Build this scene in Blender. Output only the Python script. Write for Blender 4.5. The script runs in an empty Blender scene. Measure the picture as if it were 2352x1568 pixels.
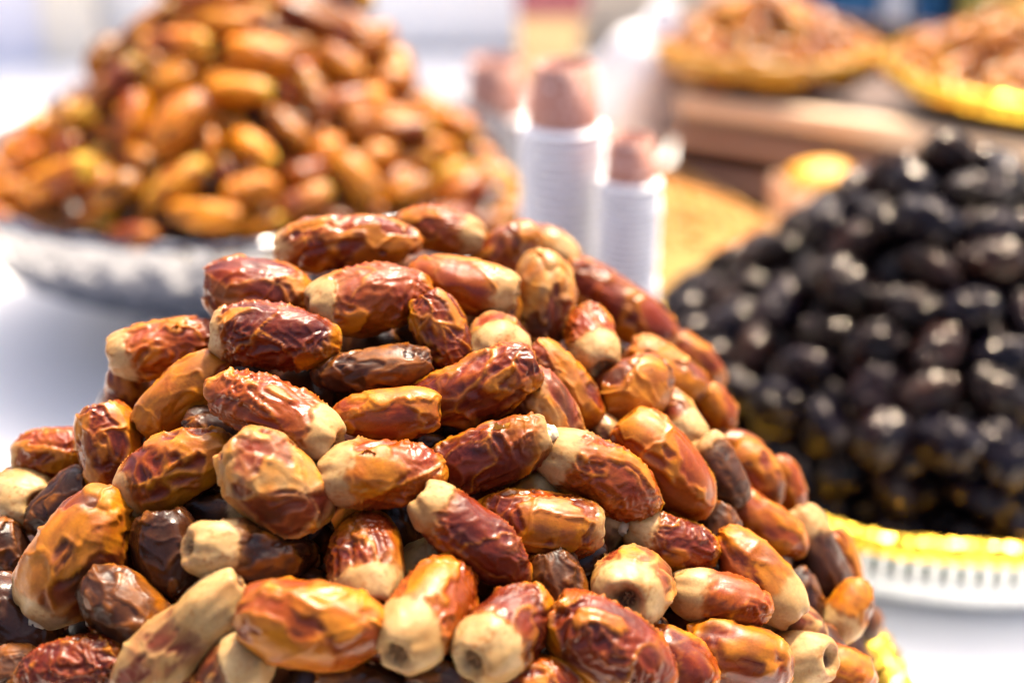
import bpy, bmesh, math, random
import numpy as np
from mathutils import Vector, Matrix

# ---------------------------------------------------------------- camera, light, exposure
S = bpy.context.scene
COL = S.collection
CAM_H, PITCH = 0.43, math.radians(24)
ps, pc = math.sin(PITCH), math.cos(PITCH)
FPX, PCX, PCY = 3267.0, 1176.0, 784.0          # 50 mm lens measured on a 2352 px wide print
cam_d = bpy.data.cameras.new('camera'); cam = bpy.data.objects.new('camera', cam_d); COL.objects.link(cam)
cam.location = (0, 0, CAM_H); cam.rotation_euler = (math.pi/2 - PITCH, 0, 0)
cam_d.sensor_width = 36; cam_d.lens = 50; cam_d.clip_start = 0.05; cam_d.clip_end = 200
cam_d.dof.use_dof = True; cam_d.dof.focus_distance = 0.453; cam_d.dof.aperture_fstop = 3.7
cam_d.dof.aperture_blades = 0
S.camera = cam

SUN_EL, SUN_AZ = math.radians(64), math.radians(28)   # azimuth measured from +Y (ahead) towards +X (right)
w = bpy.data.worlds.new('World'); S.world = w; w.use_nodes = True
nt = w.node_tree; nt.nodes.clear()
sky = nt.nodes.new('ShaderNodeTexSky'); sky.sky_type = 'NISHITA'; sky.sun_disc = False
sky.sun_elevation = SUN_EL; sky.sun_rotation = SUN_AZ
sky.air_density = 0.5; sky.dust_density = 6.0; sky.ozone_density = 0.0
bg = nt.nodes.new('ShaderNodeBackground'); bg.inputs['Strength'].default_value = 0.15
out = nt.nodes.new('ShaderNodeOutputWorld')
nt.links.new(sky.outputs[0], bg.inputs[0]); nt.links.new(bg.outputs[0], out.inputs[0])
sl = bpy.data.lights.new('sun', 'SUN'); so = bpy.data.objects.new('sun', sl); COL.objects.link(so)
sl.energy = 3.6; sl.angle = math.radians(5); sl.color = (1.0, 0.87, 0.66)
sd = Vector((math.sin(SUN_AZ)*math.cos(SUN_EL), math.cos(SUN_AZ)*math.cos(SUN_EL), math.sin(SUN_EL)))
so.rotation_euler = sd.to_track_quat('Z', 'Y').to_euler(); so.location = (0, 0, 3)
S.view_settings.view_transform = 'Standard'; S.view_settings.look = 'None'
S.view_settings.exposure = 1.72; S.view_settings.gamma = 1; S.view_settings.use_curve_mapping = False
S.cycles.use_denoising = True
S.cycles.max_bounces = 8; S.cycles.sample_clamp_indirect = 6; S.cycles.caustics_reflective = False; S.cycles.caustics_refractive = False

# ---------------------------------------------------------------- helpers
def ray(px, py):
    u, v = (px-PCX)/FPX, (py-PCY)/FPX
    return np.array((u, pc - v*ps, -(ps + v*pc)))
CAMP = np.array((0.0, 0.0, CAM_H))
CUP = np.array((0.0, ps, pc)); CRT = np.array((1.0, 0.0, 0.0))
def at(px, py, d): return CAMP + d*ray(px, py)
def at_y(px, py, y):
    r = ray(px, py); return CAMP + r*(y/r[1])

def tag(o, label=None, cat=None, group=None, kind=None):
    if label: o['label'] = label
    if cat: o['category'] = cat
    if group: o['group'] = group
    if kind: o['kind'] = kind
    return o
def empty(name, loc=(0,0,0), rot=(0,0,0)):
    o = bpy.data.objects.new(name, None); COL.objects.link(o); o.location = loc; o.rotation_euler = rot
    o.empty_display_size = 0.02
    return o
def link(name, me, mat=None, parent=None, smooth=True):
    o = bpy.data.objects.new(name, me); COL.objects.link(o)
    if mat and not me.materials: me.materials.append(mat)
    if parent: o.parent = parent
    return o
def mesh(name, V, Fc, mat=None, smooth=True):
    me = bpy.data.meshes.new(name); me.from_pydata([tuple(v) for v in V], [], Fc)
    if mat: me.materials.append(mat)
    if smooth: me.polygons.foreach_set('use_smooth', np.ones(len(me.polygons), bool))
    me.update(); return me
def bm_mesh(name, bm, mat=None, smooth=False):
    bmesh.ops.recalc_face_normals(bm, faces=bm.faces)
    me = bpy.data.meshes.new(name); bm.to_mesh(me); bm.free()
    if mat: me.materials.append(mat)
    if smooth: me.polygons.foreach_set('use_smooth', np.ones(len(me.polygons), bool))
    return me
def box(bm, lo, hi, bevel=0.0, seg=2):
    r = bmesh.ops.create_cube(bm, size=1)
    lo, hi = Vector(lo), Vector(hi)
    for v in r['verts']: v.co = Vector((lo[i] + (v.co[i]+.5)*(hi[i]-lo[i]) for i in range(3)))
    if bevel: bmesh.ops.bevel(bm, geom=list({e for v in r['verts'] for e in v.link_edges}), offset=bevel, segments=seg, affect='EDGES', profile=.6)
def lathe(prof, n, rib=None):
    """closed ring profile [(r,z)...] turned about z; rib(i_profile, angle) -> radial offset"""
    V, Fc = [], []; m = len(prof)
    for j in range(n):
        a = 2*math.pi*j/n
        for i, (r, z) in enumerate(prof):
            rr = r + (rib(i, a) if rib else 0)
            V.append((rr*math.cos(a), rr*math.sin(a), z))
    for j in range(n):
        k = (j+1) % n
        for i in range(m-1):
            Fc.append((j*m+i, k*m+i, k*m+i+1, j*m+i+1))
    return V, Fc

# numpy gradient noise
_pr = np.random.RandomState(7); _perm = _pr.permutation(256); _perm = np.concatenate([_perm, _perm, _perm])
_g = _pr.normal(size=(256, 3)); _g /= np.linalg.norm(_g, axis=1)[:, None]
def perlin(p):
    i = np.floor(p).astype(int); f = p - i; i &= 255
    u = f*f*f*(f*(f*6-15)+10); res = 0
    for dx in (0, 1):
        for dy in (0, 1):
            for dz in (0, 1):
                h = _perm[_perm[_perm[i[:, 0]+dx]+i[:, 1]+dy]+i[:, 2]+dz]
                g = _g[h]
                d = g[:, 0]*(f[:, 0]-dx) + g[:, 1]*(f[:, 1]-dy) + g[:, 2]*(f[:, 2]-dz)
                wt = (u[:, 0] if dx else 1-u[:, 0])*(u[:, 1] if dy else 1-u[:, 1])*(u[:, 2] if dz else 1-u[:, 2])
                res = res + wt*d
    return res*1.5
def sstep(a, b, x):
    t = np.clip((x-a)/(b-a), 0, 1); return t*t*(3-2*t)
def mix(a, b, t):
    a = np.asarray(a); b = np.asarray(b)
    if a.ndim == 1: a = a[None]
    if b.ndim == 1: b = b[None]
    return a*(1-t[:, None]) + b*t[:, None]

# ---------------------------------------------------------------- materials
def principled(name, base=(.8,.8,.8), rough=.5, metal=0.0, spec=.5, **kw):
    m = bpy.data.materials.new(name); m.use_nodes = True
    b = m.node_tree.nodes['Principled BSDF']
    b.inputs['Base Color'].default_value = (*base, 1); b.inputs['Roughness'].default_value = rough
    b.inputs['Metallic'].default_value = metal; b.inputs['Specular IOR Level'].default_value = spec
    for k, v in kw.items(): b.inputs[k.replace('_', ' ')].default_value = v
    return m, m.node_tree, b
def add_bump(nt_, b, scale, strength, dist=.001, detail=4, coord='Object'):
    tc = nt_.nodes.new('ShaderNodeTexCoord'); n = nt_.nodes.new('ShaderNodeTexNoise')
    n.inputs['Scale'].default_value = scale; n.inputs['Detail'].default_value = detail
    bu = nt_.nodes.new('ShaderNodeBump'); bu.inputs['Strength'].default_value = strength; bu.inputs['Distance'].default_value = dist
    nt_.links.new(tc.outputs[coord], n.inputs['Vector']); nt_.links.new(n.outputs['Fac'], bu.inputs['Height'])
    nt_.links.new(bu.outputs[0], b.inputs['Normal']); return n, tc

def date_material():
    m, n, b = principled('date_skin', rough=.35, spec=.28)
    at_ = n.nodes.new('ShaderNodeAttribute'); at_.attribute_name = 'tint'
    oi = n.nodes.new('ShaderNodeObjectInfo')
    tc = n.nodes.new('ShaderNodeTexCoord')
    # fine mottling of the skin
    nz = n.nodes.new('ShaderNodeTexNoise'); nz.inputs['Scale'].default_value = 900; nz.inputs['Detail'].default_value = 5
    n.links.new(tc.outputs['Object'], nz.inputs['Vector'])
    rp = n.nodes.new('ShaderNodeMapRange'); rp.inputs['From Min'].default_value = .3; rp.inputs['From Max'].default_value = .7
    rp.inputs['To Min'].default_value = .86; rp.inputs['To Max'].default_value = 1.12
    n.links.new(nz.outputs['Fac'], rp.inputs['Value'])
    mx = n.nodes.new('ShaderNodeMix'); mx.data_type = 'RGBA'; mx.blend_type = 'MULTIPLY'; mx.inputs['Factor'].default_value = 1
    n.links.new(at_.outputs['Color'], mx.inputs['A']); n.links.new(oi.outputs['Color'], mx.inputs['B'])
    sc = n.nodes.new('ShaderNodeVectorMath'); sc.operation = 'SCALE'
    n.links.new(mx.outputs['Result'], sc.inputs[0]); n.links.new(rp.outputs[0], sc.inputs['Scale'])
    n.links.new(sc.outputs[0], b.inputs['Base Color'])
    n.links.new(at_.outputs['Alpha'], b.inputs['Roughness'])
    bu = n.nodes.new('ShaderNodeBump'); bu.inputs['Strength'].default_value = .12; bu.inputs['Distance'].default_value = .0006
    nb = n.nodes.new('ShaderNodeTexNoise'); nb.inputs['Scale'].default_value = 1400; nb.inputs['Detail'].default_value = 3
    n.links.new(tc.outputs['Object'], nb.inputs['Vector']); n.links.new(nb.outputs['Fac'], bu.inputs['Height'])
    n.links.new(bu.outputs[0], b.inputs['Normal'])
    b.inputs['Subsurface Weight'].default_value = .22; b.inputs['Subsurface Radius'].default_value = (1, .35, .12)
    b.inputs['Subsurface Scale'].default_value = .005
    return m
DATE = date_material()

# ---------------------------------------------------------------- date bodies
RED, PURP, DARK, BROWN, AMBER = (.215,.026,.004), (.080,.010,.008), (.016,.0055,.004), (.085,.026,.008), (.300,.065,.004)  # DARK: darkest flesh, lowered further to deepen the shade in heap gaps
GOLD, GOLD2, TAN, PALE, HOLE = (.62,.225,.004), (.34,.108,.005), (.46,.275,.105), (.60,.425,.215), (.115,.052,.020)
STY = {  # flesh a, flesh b, skin a, skin b, cells, share of lifted skin, ridge width, wrinkle height, wrinkle frequency, lumpiness, flesh roughness
 'R': (RED, AMBER, GOLD, GOLD2, 5, .16, .055, .070, 6.6, .032, .27),
 'V': (PURP, RED, GOLD, GOLD2, 5, .12, .05, .072, 7.0, .032, .27),
 'B': (RED, PURP, GOLD, GOLD2, 11, .27, .10, .046, 4.2, .045, .24),
 'O': (RED, BROWN, GOLD, GOLD2, 9, .44, .13, .042, 3.6, .050, .28),
 'S': (RED, AMBER, GOLD, GOLD2, 6, .34, .15, .016, 3.0, .038, .24),
 'K': (DARK, BROWN, DARK, DARK, 8, .2, .14, .095, 4.0, .08, .2),
 'G': ((.22,.065,.006), BROWN, GOLD, (.45,.140,.006), 8, .62, .15, .055, 4.0, .050, .24),
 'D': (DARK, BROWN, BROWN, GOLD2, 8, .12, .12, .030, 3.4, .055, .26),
 'N': (BROWN, DARK, GOLD2, BROWN, 7, .30, .14, .044, 3.8, .060, .36),
 'P': (RED, BROWN, TAN, GOLD, 9, .44, .14, .044, 3.8, .055, .40),
 'M': (BROWN, RED, TAN, TAN, 8, .50, .22, .022, 4.0, .060, .48),
}
_topo = {}
def topo(nu, nv):
    if (nu, nv) in _topo: return _topo[nu, nv]
    Fc = [(i*nv+j, i*nv+(j+1) % nv, (i+1)*nv+(j+1) % nv, (i+1)*nv+j) for i in range(nu-1) for j in range(nv)]
    a, b_ = nu*nv, nu*nv+1
    Fc += [(a, (j+1) % nv, j) for j in range(nv)] + [(b_, (nu-1)*nv+j, (nu-1)*nv+(j+1) % nv) for j in range(nv)]
    _topo[nu, nv] = Fc; return Fc

def date_body(name, L, W, sty, cap=0.0, seed=1, nu=84, nv=60, dimple=.10, waist=0.0, black=False, mat=None):
    """one continuous date: blunt stem end at +x with its dimple, tip at -x; lifted skin, sunk cells, wrinkles and pale cap are geometry"""
    rg = np.random.RandomState(seed)
    fa, fb, sa, sb, ncell, skinned, rw, wh, wf, lump, rfl = STY[sty]
    s_ = np.linspace(.012, .988, nu); t = math.pi*(.55*s_ + .45*(.5-.5*np.cos(math.pi*s_))); ct, st = np.cos(t), np.sin(t)
    n_ = np.where(ct > 0, 2.75, 2.2)
    X = np.sign(ct)*np.abs(ct)**(2/n_); R = np.abs(st)**(2/n_)
    X = np.concatenate([np.repeat(X, nv), [X[0]+.002, X[-1]-.002]]); R = np.concatenate([np.repeat(R, nv), [0, 0]])
    ph = np.concatenate([np.tile(np.arange(nv)*2*math.pi/nv, nu), [0, 0]])
    asp = L/W
    R = R*(1 + .07*X*rg.uniform(-.2, 1)) * (1 - waist*np.exp(-((X-.1)/.30)**2))
    ey, ez = rg.uniform(.93, 1.07), rg.uniform(.86, 1.04)
    P = np.stack([X*asp, R*np.cos(ph)*ey, R*np.sin(ph)*ez], 1)          # units: half width = 1
    dr = np.hypot(P[:, 1], P[:, 2])
    endm = (X > 0)
    P[:, 0] -= np.where(endm, (dimple*3.3*np.exp(-(dr/.36)**2) - .10*np.exp(-((dr-.5)/.2)**2)), 0)
    bend = rg.uniform(-.18, .18)
    P[:, 1] += bend*(P[:, 0]/asp)**2*asp*.6
    # smooth base normals
    N = np.stack([np.where(np.abs(X) > .6, np.sign(X)*((np.abs(X)-.6)/.4)**2, 0), np.cos(ph)*R, np.sin(ph)*R], 1)
    N /= np.linalg.norm(N, axis=1)[:, None] + 1e-9
    off = rg.uniform(0, 200, 3)
    q = P*np.array((.62, 1, 1)) + off
    wv = np.stack([perlin(q*1.3), perlin(q*1.3+31.7), perlin(q*1.3+77.1)], 1)
    low = perlin(q*.75) + .5*perlin(q*1.5)
    # cells: skin lifts off along their borders
    C = []
    while len(C) < ncell:
        c = np.array((rg.uniform(-1, 1)*asp, *rg.normal(size=2)))
        c[1:] /= np.linalg.norm(c[1:])+1e-6; c[0] *= .95
        C.append(c)
    C = np.array(C); cs = np.array((.72, 1, 1))
    Q = P + wv*.42 + .14*np.stack([perlin(q*3.2), perlin(q*3.2+9), perlin(q*3.2+55)], 1)
    D = np.linalg.norm((Q[:, None, :]-C[None])*cs, axis=2)
    o2 = np.argsort(D, axis=1)[:, :2]; d1 = np.take_along_axis(D, o2[:, :1], 1)[:, 0]; d2 = np.take_along_axis(D, o2[:, 1:2], 1)[:, 0]
    gap = d2 - d1
    amp_r = .35+.65*sstep(-.3, .3, perlin(q*1.2+17))                  # some borders fade out
    ridge = np.exp(-(gap/rw)**2)*amp_r; rthin = np.exp(-(gap/(rw*.5))**2)*amp_r
    # lifted skin: long irregular sheets that leave windows of sunken flesh
    G = perlin(P*np.array((.42, .85, .85)) + off*1.3 + wv*.35) + .35*perlin(q*2.3+21) + .10*perlin(q*7+2)
    th = np.quantile(G, 1-skinned)
    skin = sstep(th-.10, th+.08, G); sedge = np.exp(-((G-th)/.07)**2)
    tipskin = sstep(.80, .97, -P[:, 0]/asp + .16*perlin(q*2.6+6)); skin = np.maximum(skin, tipskin*(.85 if skinned > .08 else .3))
    # meandering crumples, long along the date, with cross creases
    def rid(p, s=2.6): return np.clip(1-np.abs(perlin(p))*s, 0, 1)
    qs = P*np.array((.50, 1, 1)) + off*1.7 + wv*.30
    qc = P*np.array((1.1, .8, .8)) + off*.7 + wv*.35
    w1 = rid(qs*wf*.42)**1.6; w2 = rid(qc*wf*.50+13.3)**2; w3 = rid(qs*wf*1.05+3.1)**1.5; w4 = rid(qc*wf*2.2+7)**1.5
    patch = .30+.70*sstep(-.30, .30, perlin(q*.9+5.5))
    wrk = patch*(.62*w1 + .42*w2 + .17*w3 + .05*w4)
    crest = np.clip(np.maximum(w1**3, w2**3*.9)*patch, 0, 1)
    xc = P[:, 0]/asp; cap *= .78
    if cap > 0:
        edgez = 1-2*cap + .16*perlin(q*1.3+40) + .07*perlin(q*5) + .05*(wrk-.4)
        capm = sstep(edgez-.05, edgez+.05, xc); capin = sstep(edgez-.05, edgez+.25, xc)
    else: capm = np.zeros_like(xc); capin = capm
    keep = (1-capm); tipm = sstep(-.80, -.97, xc)
    flesh = keep*(1-.65*skin)
    disp = lump*1.7*low + flesh*wh*2.3*(wrk-.40) + keep*(.060*rthin + .022*ridge) + keep*(.050*skin + .045*sedge*(.4+patch*.6)) \
        + capm*.030 + capin*.030*np.cos(ph*5+off[0]+3*perlin(q*1.2))*sstep(.55, .95, xc)*sstep(.02, .3, R) + capin*(.05*perlin(q*np.array((.5, 1, 1))*2.0+3)+.02*perlin(q*4.5+3)) + keep*(-.10*np.clip(perlin(q*np.array((.8, 1, 1))*.95+47)-.28, 0, 1))
    fold = np.clip(1-np.abs(perlin(P*np.array((.30, .9, .9))+off*2.1+wv*.2))*5, 0, 1)**2*sstep(-.1, .35, perlin(q*.7+200))
    disp -= min(.085, 1.7*wh)*fold*keep*(1-.5*tipm)
    disp -= .06*np.clip(perlin(q*1.5+150)-.25, 0, 1)
    P = P + N*disp[:, None]
    # colours of the skin itself
    nA = np.clip(.5+.9*perlin(q*1.7+3), 0, 1); nB = np.clip(.5+.8*perlin(q*3.3+8), 0, 1)
    base = mix(fa, fb, nA)
    skincol = mix(sa, sb, np.clip(nB*.9+.25*perlin(q*6.5+33), 0, 1))
    skm = np.clip(ridge*.80 + rthin*.2 + skin*(.80+.2*nB), 0, 1)
    lift = np.asarray(fa)*1.1+np.asarray(sa)*.38                      # skin that has come away from the flesh looks paler
    col = mix(base, lift, np.clip(crest*.60, 0, 1))
    see = np.clip(perlin(q*2.1+66)*1.2, 0, .45)                       # thin skin shows the flesh through
    col = mix(col, mix(skincol, base*1.6, see), skm)
    speck = sstep(.12, .5, perlin(q*10+2)) * sstep(-.35, .35, perlin(q*2.0+70))
    capc = mix(mix(TAN, PALE, np.clip(.5+.9*perlin(q*1.4+60), 0, 1)), GOLD2, np.clip(speck*.55 + .45*sstep(.45, .98, xc)*nA + .55*sstep(.7, .0, capin)*nB, 0, .85))
    col = mix(col, mix(skincol, capc, np.full_like(xc, .35)), sstep(edgez-.24, edgez, xc)*.75*nB if cap > 0 else capm)
    col = mix(col, capc, capm)
    browning = sstep(.10, .7, perlin(q*1.0+120))*.55
    col = mix(col, col*np.array((.50, .38, .40)), browning*(1-capm))
    rough = rfl*(1-skm) + .36*skm; rough = rough*(1-capm) + .44*capm + .06*nB
    rough = rough - .02 + .20*sstep(-.05, .45, perlin(q*1.25+300)) + .05*perlin(q*5+310)
    dr = dr*(1+.45*perlin(q*3.0+333)+.25*perlin(q*7+340))
    hole = np.where(endm, np.exp(-(dr/.25)**3), 0)*(1 if dimple > .03 else 0)
    col = mix(col, HOLE, np.clip(hole*1.3, 0, 1)); rough = rough*(1-hole) + .7*hole
    col = col*np.array((.70, .65, .56))
    if black:
        col = mix((.0040, .0040, .0065), (.022, .012, .009), np.clip(nA*nB*1.4, 0, 1)); rough = .075 + .12*nB*nA
    me = bpy.data.meshes.new(name)
    me.from_pydata((P*(W/2)).tolist(), [], topo(nu, nv))
    me.polygons.foreach_set('use_smooth', np.ones(len(me.polygons), bool))
    ca = me.color_attributes.new('tint', 'FLOAT_COLOR', 'POINT')
    ca.data.foreach_set('color', np.concatenate([col, rough[:, None]], 1).astype(np.float32).ravel())
    me.materials.append(mat or DATE); me.update()
    return me
# ---------------------------------------------------------------- ground and table
def quad(name, x0, x1, y0, y1, z, mat, th=.0):
    bm = bmesh.new(); box(bm, (x0, y0, z-th), (x1, y1, z), .004 if th > .01 else 0); return link(name, bm_mesh(name, bm, mat))
GROUND, n_, b_ = principled('ground_stone', (.30, .28, .26), .8); add_bump(n_, b_, 30, .3, .003)
tag(quad('ground', -30, 30, -30, 30, -.78, GROUND), kind='structure')

def sheet_material():
    m, n, b = principled('white_sheet', (.90, .885, .865), .32, spec=.5)
    add_bump(n, b, 9, .25, .004, 2); return m
SHEET = sheet_material()
tab = empty('market_table', (0, .9, -.78)); tag(tab, 'long market table under a glossy white plastic cover carrying all the heaps', 'table')
TP = principled('table_wood', (.35, .25, .16), .6)[0]
bm = bmesh.new(); box(bm, (-1.5, -.78, .735), (1.5, 1.05, .774)); link('table_top', bm_mesh('table_top', bm, TP), parent=tab)
# the cover: gently rippled sheet with a fold line, real undulation
nx, ny = 150, 110
xs, ys = np.linspace(-1.5, 1.5, nx), np.linspace(-.78, 1.05, ny)
Xg, Yg = np.meshgrid(xs, ys); q = np.stack([Xg.ravel()*2.2, Yg.ravel()*3.0, np.zeros(nx*ny)], 1)
Z = .7800 - .0026 + .0022*perlin(q+4) + .0010*perlin(q*2.7+9) - .0012
V = np.stack([Xg.ravel(), Yg.ravel(), np.minimum(Z, .7798)], 1)
Fc = [(j*nx+i, j*nx+i+1, (j+1)*nx+i+1, (j+1)*nx+i) for j in range(ny-1) for i in range(nx-1)]
link('table_cover', mesh('table_cover', V, Fc, SHEET), parent=tab)
for sx in (-1.42, 1.42):
    for sy in (-.70, .97):
        bm = bmesh.new(); box(bm, (sx-.03, sy-.03, 0), (sx+.03, sy+.03, .735), .004); link('leg', bm_mesh('leg', bm, TP), parent=tab)

# ---------------------------------------------------------------- the low wall and panels behind the stall
WHITE = principled('white_paint', (.92, .91, .89), .55)[0]; add_bump(WHITE.node_tree, WHITE.node_tree.nodes['Principled BSDF'], 40, .1)
LAV = principled('lavender_cloth', (.74, .73, .80), .7)[0]
BEIGE = principled('beige_paint', (.72, .66, .56), .6)[0]
CREAM = principled('cream_board', (.78, .66, .50), .6)[0]
OLIVE = principled('olive_board', (.42, .34, .07), .6)[0]
def slab(name, x0, x1, y0, y1, z0, z1, mat, label, cat, bev=.004, rot=0):
    cx, cy = (x0+x1)/2, (y0+y1)/2
    bm = bmesh.new(); box(bm, (x0-cx, y0-cy, 0), (x1-cx, y1-cy, z1-z0), bev)
    o = link(name, bm_mesh(name, bm, mat)); o.location = (cx, cy, z0); o.rotation_euler.z = rot
    return tag(o, label, cat)
slab('wall_panel', -.76, .06, 1.97, 2.0, -.78, .75, WHITE, 'plain white panel standing behind the orange heap and the paper cups', 'panel')
slab('cloth_panel', -1.6, -.625, 1.90, 1.93, -.78, .75, LAV, 'pale lavender panel at the upper left behind the orange heap', 'panel')
slab('post', -.62, -.555, 1.88, 1.94, -.78, .8, BEIGE, 'beige post between the lavender panel and the white panel', 'post')
slab('wall_panel', .065, .42, 2.02, 2.05, -.78, .75, CREAM, 'cream panel behind the white paper bag', 'panel')
slab('wall_panel', .65, 1.6, 2.05, 2.08, -.78, .75, OLIVE, 'olive yellow panel behind the far right heap', 'panel')

# ---------------------------------------------------------------- gold rimmed plates
def gold_material():
    m, n, b = principled('gold_foil', (1.0, .62, .07), .13, 1.0)
    tc = n.nodes.new('ShaderNodeTexCoord'); v = n.nodes.new('ShaderNodeTexVoronoi'); v.inputs['Scale'].default_value = 520
    sb = n.nodes.new('ShaderNodeVectorMath'); sb.operation = 'SUBTRACT'; sb.inputs[1].default_value = (.5, .5, .5)
    sc = n.nodes.new('ShaderNodeVectorMath'); sc.operation = 'SCALE'; sc.inputs['Scale'].default_value = .55
    ge = n.nodes.new('ShaderNodeNewGeometry'); ad = n.nodes.new('ShaderNodeVectorMath'); ad.operation = 'ADD'
    no = n.nodes.new('ShaderNodeVectorMath'); no.operation = 'NORMALIZE'
    n.links.new(tc.outputs['Object'], v.inputs['Vector']); n.links.new(v.outputs['Color'], sb.inputs[0]); n.links.new(sb.outputs[0], sc.inputs[0])
    n.links.new(ge.outputs['Normal'], ad.inputs[0]); n.links.new(sc.outputs[0], ad.inputs[1]); n.links.new(ad.outputs[0], no.inputs[0]); n.links.new(no.outputs[0], b.inputs['Normal'])
    return m
GOLDF = gold_material()
PLASTIC = principled('white_plastic', (.80, .82, .80), .35)[0]
MINT = principled('mint_plastic', (.05, .15, .12), .5)[0]
NS = 134
def plate(loc, R, label, slats=True):
    e = empty('gold_rimmed_plate', loc); tag(e, label, 'plate', 'gold rimmed white plates')
    k = R/.222
    base = [(0, .002), (.19*k, .002), (.200*k, .005), (.2065*k, .012), (.2105*k, .0225), (.2065*k, .0225), (.201*k, .012), (.190*k, .006), (0, .006)]
    link('base', mesh('base', *lathe(base, 120), PLASTIC), parent=e)
    ring = [(.2075*k, .0365), (.2140*k, .0365), (.2160*k, .0385), (.2165*k, .0415), (.2085*k, .0415), (.2075*k, .0365)]
    link('ring', mesh('ring', *lathe(ring, 120), PLASTIC), parent=e)
    inner = [(.2025*k, .0180), (.2035*k, .0180), (.2035*k, .0395), (.2025*k, .0395), (.2025*k, .0180)]
    link('liner', mesh('liner', *lathe(inner, 100), MINT), parent=e)
    rg = np.random.RandomState(3)
    prof = [(.190*k, .0300), (.2000*k, .0390), (.2060*k, .0460), (.2110*k, .0510), (.2160*k, .0530), (.2205*k, .0523), (.2235*k, .0500), (.2248*k, .0465), (.2245*k, .0435), (.2230*k, .0418), (.2085*k, .0416), (.2020*k, .0375), (.1915*k, .0290)]
    V, Fc = lathe(prof, 162*6)
    V = np.array(V); ang = np.arctan2(V[:, 1], V[:, 0]); rad = np.hypot(V[:, 0], V[:, 1])
    d = .0006*np.cos(ang*NS) + .0004*perlin(np.stack([ang*70, V[:, 2]*500, rad*0+3], 1))
    V[:, 0] += d*np.cos(ang); V[:, 1] += d*np.sin(ang); V[:, 2] += .0003*perlin(np.stack([ang*50, V[:, 2]*400, rad*0+8], 1))
    # the crimped foil edge rises and dips round the plate
    V[:, 2] += .0007*np.clip((V[:, 2]-.03)/.02, 0, 1)*np.sin(ang*11+1)
    link('gold_rim', mesh('gold_rim', V, Fc, GOLDF), parent=e)
    bm = bmesh.new(); box(bm, (-.0021, -.0020, -.0069), (.0021, .0020, .0069), .0006, 1); sm = bm_mesh('slat', bm, PLASTIC)
    rr = .2092*k
    for j in range(NS if slats else 0):
        a = 2*math.pi*j/NS
        o = link('slat', sm, parent=e); o.location = (rr*math.cos(a), rr*math.sin(a), .0295); o.rotation_euler = (0, 0, a+math.pi/2)
    return e
FC, RC = np.array((-.052, .497)), np.array((.2533, .792))
plate((FC[0], FC[1], 0), .222, 'gold rimmed plate under the sharp heap of dates in front')
plate((RC[0], RC[1], 0), .195, 'white slotted plate with glittering gold rim under the black dates')

# silver tray on a foot under the orange heap
SILVER, n_, b_ = principled('silver', (.22, .22, .235), .15, 1.0); add_bump(n_, b_, 70, .9, .004, 1)
LC = np.array((-.198, 1.03))
tr = empty('silver_tray', (LC[0], LC[1], 0)); tag(tr, 'fluted silver footed tray holding the blurred orange heap', 'tray')
prof = [(0, .100), (.10, .100), (.165, .106), (.192, .126), (.204, .131), (.209, .129), (.209, .125), (.2065, .117), (.201, .098), (.186, .074), (.150, .053), (.095, .040), (0, .038)]
link('bowl', mesh('bowl', *lathe(prof, 240, lambda i, a: .0055*abs(math.cos(a*21))**.7*(1 if 4 < i < 11 else 0)), SILVER), parent=tr)
prof = [(0, .0385), (.060, .0385), (.055, .030), (.060, .016), (.085, .006), (.090, .002), (0, .002)]
link('foot', mesh('foot', *lathe(prof, 120), SILVER), parent=tr)

# ---------------------------------------------------------------- heaps: domes of fruit centres
class Dome:
    def __init__(s, c, zt, k, a): s.c, s.zt, s.k, s.a = c, zt, k, a
    def z(s, x, y):
        r2 = (x-s.c[0])**2 + (y-s.c[1])**2
        return s.zt - s.k*(np.sqrt(r2+s.a*s.a)-s.a)
    def normal(s, p):
        dx, dy = p[0]-s.c[0], p[1]-s.c[1]; q = math.sqrt(dx*dx+dy*dy+s.a*s.a)
        n = np.array((s.k*dx/q, s.k*dy/q, 1.0)); return n/np.linalg.norm(n)
    def hit(s, px, py, d0, d1):
        r = ray(px, py); ds = np.linspace(d0, d1, 500); P = CAMP + ds[:, None]*r
        g = P[:, 2] - s.z(P[:, 0], P[:, 1]); i = np.where(g < 0)[0]
        return ds[i[0]] if len(i) else ds[np.argmin(g)]
def relax(P, A, HL, Rr, rays, iters=70, lat=.22, spring=.03, allow=.90):
    """push overlapping fruit apart, mostly along the slope depth, so that they rest on each other"""
    n = len(P); P0 = P.copy(); ks = np.linspace(-1, 1, 5); I, J = np.triu_indices(n, 1)
    near = np.linalg.norm(P[I]-P[J], axis=1) < .07; I, J = I[near], J[near]
    for it in range(iters):
        SP = P[:, None, :] + A[:, None, :]*(HL[:, None]*ks)[:, :, None]
        D = SP[I][:, :, None, :]-SP[J][:, None, :, :]; dist = np.linalg.norm(D, axis=3).reshape(len(I), -1)
        m = dist.argmin(1); dm = dist[np.arange(len(I)), m]; nv = D.reshape(len(I), -1, 3)[np.arange(len(I)), m]/(dm[:, None]+1e-9)
        ov = np.clip((Rr[I]+Rr[J])*allow-dm, 0, None)
        if ov.max() < 3e-4: break
        rm = rays[I]; along = (nv*rm).sum(1)
        sgn = np.where(np.abs(along) > .12, np.sign(along), np.sign(((P[I]-P[J])*rm).sum(1)+1e-9))
        mv = (nv - along[:, None]*rm)*lat + rm*(sgn*np.maximum(np.abs(along), .35))[:, None]
        mv *= (ov*.32)[:, None]
        dP = np.zeros_like(P); np.add.at(dP, I, mv); np.add.at(dP, J, -mv)
        P = P + dP + (P0-P)*spring*(.3 if it > iters*.7 else 1)
    return P
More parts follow.
